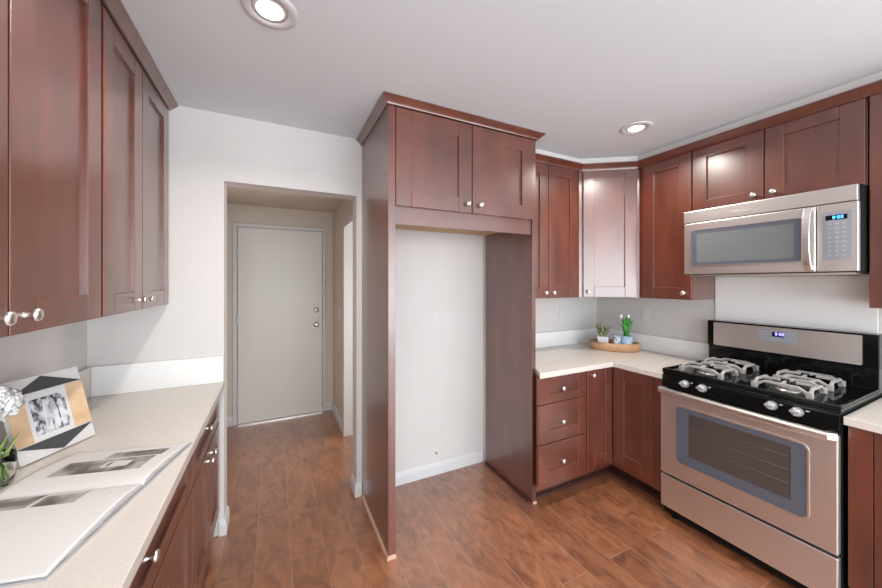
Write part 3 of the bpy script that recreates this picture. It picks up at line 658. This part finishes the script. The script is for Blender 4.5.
# pale blue pot with bright green plant
p = tp(.098, -.004); t = thing('potted_plant', 'bright green leafy plant in a pale blue pot on the tray', 'plant', tuple(p))
MB().lathe([(.038, 0), (.043, .004), (.048, .116), (.044, .116), (.042, .100), (0, .098)], Matrix.Translation(p), 32).build('pot', 'potblue', t)
lv = MB()
for k in range(30):
    a = k * 2.399; r = .020 + .042 * math.sqrt(((k * 29) % 30) / 30); hh = .045 + .125 * (1 - (r / .085) ** 2) + .02 * (k % 3)
    leafblade(lv, p + Vector((.014 * math.cos(a), .014 * math.sin(a), .096)), p + Vector((r * math.cos(a), r * math.sin(a), .104 + hh)), .036, .016)
lv.build('leaves', 'leafbright', t)
fl = MB()
for dx, dy in ((-.030, .030), (.006, -.012)):
    c = p + Vector((dx, dy, .0)); fl.tube([c + Vector((0, 0, .08)), c + Vector((0, 0, .272))], .0018, 6)
    fl.lathe([(.003, .262), (.010, .272), (.012, .284), (.009, .296), (0, .300)], Matrix.Translation((c.x, c.y, p.z)), 12)
fl.build('flower_buds', 'petal', t)
# brown cone
p = tp(-.021, -.058); cn = MB(); cn.lathe([(.004, 0), (.010, .008), (.011, .022), (.010, .042), (.006, .058), (0, .066)], Matrix.Translation(p), 10, smooth=False)
for k in range(24):
    a = k * 2.399; z = .006 + k * .0023; r = .010 * math.sin(math.pi * min(1, .25 + .7 * z / .066))
    c = p + Vector((r * math.cos(a), r * math.sin(a), z)); cn.lathe([(.002, -.002), (.003, 0), (0, .004)], Matrix.Translation(c), 6)
tag(cn.build('pine_cone', 'cone'), 'small dark brown cone between the two pots on the tray', 'pine cone')

# ------------------------------------------------------------------ photo frame
BR = Vector((-.622, 1.753, .9205)); e = Vector((-.436, -.90, 0)).normalized(); n0 = Vector((-e.y, e.x, 0))
if n0.x < 0: n0 = -n0
tilt = math.radians(15); upv = Vector((0, 0, math.cos(tilt))) - n0 * math.sin(tilt); nn = n0 * math.cos(tilt) + Vector((0, 0, math.sin(tilt)))
FW, FH = .232, .272
pf = thing('photo_frame', 'geometric wood, black and white photo frame leaning on the left worktop', 'photo frame', tuple(BR + e * FW / 2))
def fp(a, v, d=0): return tuple(BR + e * (FW * a) + upv * (FH * v) + nn * d)       # a: 0 right .. 1 left, v: 0 bottom .. 1 top
def slabp(mb, poly, d0, d1, mi):
    n = len(poly); vs = [fp(a, v, d0) for a, v in poly] + [fp(a, v, d1) for a, v in poly]
    mb.add(vs, [tuple(range(n)), tuple(range(n, 2 * n))] + [(i, (i + 1) % n, n + (i + 1) % n, n + i) for i in range(n)], mi)
fb = MB()
slabp(fb, [(0, 0), (1, 0), (1, 1), (0, 1)], -.014, 0, 1)
slabp(fb, [(.0, .205), (.0, .80), (.25, .80), (.25, .205)], .0, .002, 0); slabp(fb, [(.79, .205), (.79, .80), (1, .80), (1, .205)], .0, .002, 0)
slabp(fb, [(.0, .81), (.52, .99), (.92, .81)], .0, .0022, 2)
slabp(fb, [(.0, .195), (.47, .01), (1.0, .195)], .0, .0022, 2)
fb.build('frame', ['framewood', 'framewhite', 'frameblack'], pf)
mb = MB(); slabp(mb, [(.25, .205), (.79, .205), (.79, .80), (.25, .80)], .0, .0015, 0); mb.build('mat_board', 'framewhite', pf)
mb = MB(); slabp(mb, [(.30, .265), (.74, .265), (.74, .72), (.30, .72)], .0016, .0022, 0)
for a, wd, v1 in ((.345, .055, .64), (.43, .065, .67), (.525, .075, .69)):
    slabp(mb, [(a, .30), (a + wd, .30), (a + wd * 1.1, .5), (a + wd * .8, v1), (a + wd * .3, v1), (a - .01, .5)], .0022, .0025, 1)
mb.build('photo', ['photo', 'photopale'], pf)
mb = MB(); c = BR + e * FW / 2 + upv * FH * .55 - nn * .015; d = BR + e * FW / 2 - n0 * .13; d.z = .917
d.z = .921; mb.bar([tuple(c), tuple(d)], .05, .004, up=tuple(n0)); mb.build('easel_back', 'frameblack', pf)

# ------------------------------------------------------------------ open book
SP = Vector((-.340, 1.243, .9165)); ba = Vector((.235, .972, 0)).normalized(); bb_ = Vector((-.972, .235, 0)).normalized()
BD = .345; NEARW, FARW = .300, .272
def hgt(a, w):
    x = min(1, abs(a) / w); return .005 + .026 * (x ** .5) * (1 - x) * 1.6 + .004 * (1 - x)
bk = thing('open_book', 'open book with grey photographs lying on the left worktop', 'book', tuple(SP + bb_ * BD / 2))
def page_block(sgn, w, rects, name):
    mb = MB(); NA, NBB = 40, 34; idx = {}
    def P(i, j, top):
        a = sgn * w * i / NA; bq = BD * j / NBB; q = SP + ba * a + bb_ * bq; return (q.x, q.y, SP.z + (hgt(a, w) if top else .0015))
    vs = []; fs = []; ms = []
    for i in range(NA + 1):
        for j in range(NBB + 1): vs.append(P(i, j, True))
    o = len(vs)
    for i in range(NA + 1):
        for j in range(NBB + 1): vs.append(P(i, j, False))
    g = lambda i, j, t: (0 if t else o) + i * (NBB + 1) + j
    for i in range(NA):
        for j in range(NBB):
            a = w * (i + .5) / NA; bq = BD * (j + .5) / NBB; m = 0
            for (a0, a1, b0, b1, mi) in rects:
                if a0 <= a <= a1 and b0 <= bq <= b1: m = mi
            fs.append((g(i, j, 1), g(i + 1, j, 1), g(i + 1, j + 1, 1), g(i, j + 1, 1))); ms.append(m)
            fs.append((g(i, j, 0), g(i, j + 1, 0), g(i + 1, j + 1, 0), g(i + 1, j, 0))); ms.append(1)
    for i in range(NA):
        fs.append((g(i, 0, 1), g(i, 0, 0), g(i + 1, 0, 0), g(i + 1, 0, 1))); ms.append(1)
        fs.append((g(i, NBB, 1), g(i + 1, NBB, 1), g(i + 1, NBB, 0), g(i, NBB, 0))); ms.append(1)
    for j in range(NBB):
        fs.append((g(0, j, 1), g(0, j + 1, 1), g(0, j + 1, 0), g(0, j, 0))); ms.append(1)
        fs.append((g(NA, j, 1), g(NA, j, 0), g(NA, j + 1, 0), g(NA, j + 1, 1))); ms.append(1)
    o_ = len(mb.v); mb.v += vs; mb.f += [list(f) for f in fs]; mb.mi += ms; mb.sm += [True] * len(fs)
    return mb.build(name, ['page', 'pageedge', 'print', 'printdark', 'printpale'], bk)
page_block(1, FARW, [(.075, .165, .055, .285, 2), (.10, .145, .10, .17, 4), (.108, .137, .11, .16, 3), (.112, .133, .115, .155, 4), (.172, .225, .045, .20, 2), (.185, .20, .06, .15, 3)], 'right_hand_pages')
page_block(-1, NEARW, [(-.01, .075, .11, .34, 2), (.01, .02, .12, .20, 4), (.03, .06, .225, .30, 3), (.0, .075, .20, .212, 4)], 'left_hand_pages')
cv = MB(); q = [SP + ba * (FARW + .004) - bb_ * .004, SP + ba * (FARW + .004) + bb_ * (BD + .004), SP - ba * (NEARW + .004) + bb_ * (BD + .004), SP - ba * (NEARW + .004) - bb_ * .004]
cv.prism([(v.x, v.y) for v in q], .9156, .9175); cv.build('cover', 'cover', bk)

# ------------------------------------------------------------------ flower vase
VX, VY = -.738, 1.442
vs_ = thing('flower_vase', 'glass vase of green stems and a white blossom at the left edge', 'vase', (VX, VY, .9155))
TV = Matrix.Translation((VX, VY, .9157))
MB().lathe([(.040, 0), (.046, .004), (.050, .03), (.052, .06), (.050, .090), (.047, .090), (.049, .06), (.047, .03), (.042, .010), (0, .009)], TV, 32).build('glass_jar', 'glass', vs_)
g = MB()
for k in range(34):
    a = k * 2.399; r0 = .036 * math.sqrt(((k * 7) % 34) / 34); r1 = .03 + .035 * ((k * 11) % 34) / 34
    leafblade(g, (VX + r0 * math.cos(a), VY + r0 * math.sin(a), .93), (VX + r1 * math.cos(a), VY + r1 * math.sin(a), .99 + .125 * ((k * 17) % 34) / 34), .016, .012)
g.build('greenery', 'stemgreen', vs_)
g = MB(); rnd = random.Random(3)
cx, cy, cz = VX + .004, VY + .004, 1.155
for k in range(240):
    u = 1 - 2 * (k + .5) / 240; a = k * 2.399; r = math.sqrt(1 - u * u)
    d = Vector((r * math.cos(a), r * math.sin(a), u)); ro = .75 + .3 * rnd.random(); c = Vector((cx, cy, cz)) + Vector((d.x * .050, d.y * .050, d.z * .048)) * ro
    d = (d + Vector((rnd.uniform(-.6, .6), rnd.uniform(-.6, .6), rnd.uniform(-.6, .6)))).normalized(); sd = d.orthogonal().normalized()
    leafblade(g, c - sd * .013, c + sd * .013, .022, .005, 4, .0015)
    leafblade(g, c - sd.cross(d) * .013, c + sd.cross(d) * .013, .022, .006, 4, .0015)
g.build('blossom', 'petal', vs_)
MB().tube([(VX, VY, .93), (VX + .002, VY + .002, 1.10)], .003, 8).build('stem', 'leaf', vs_)
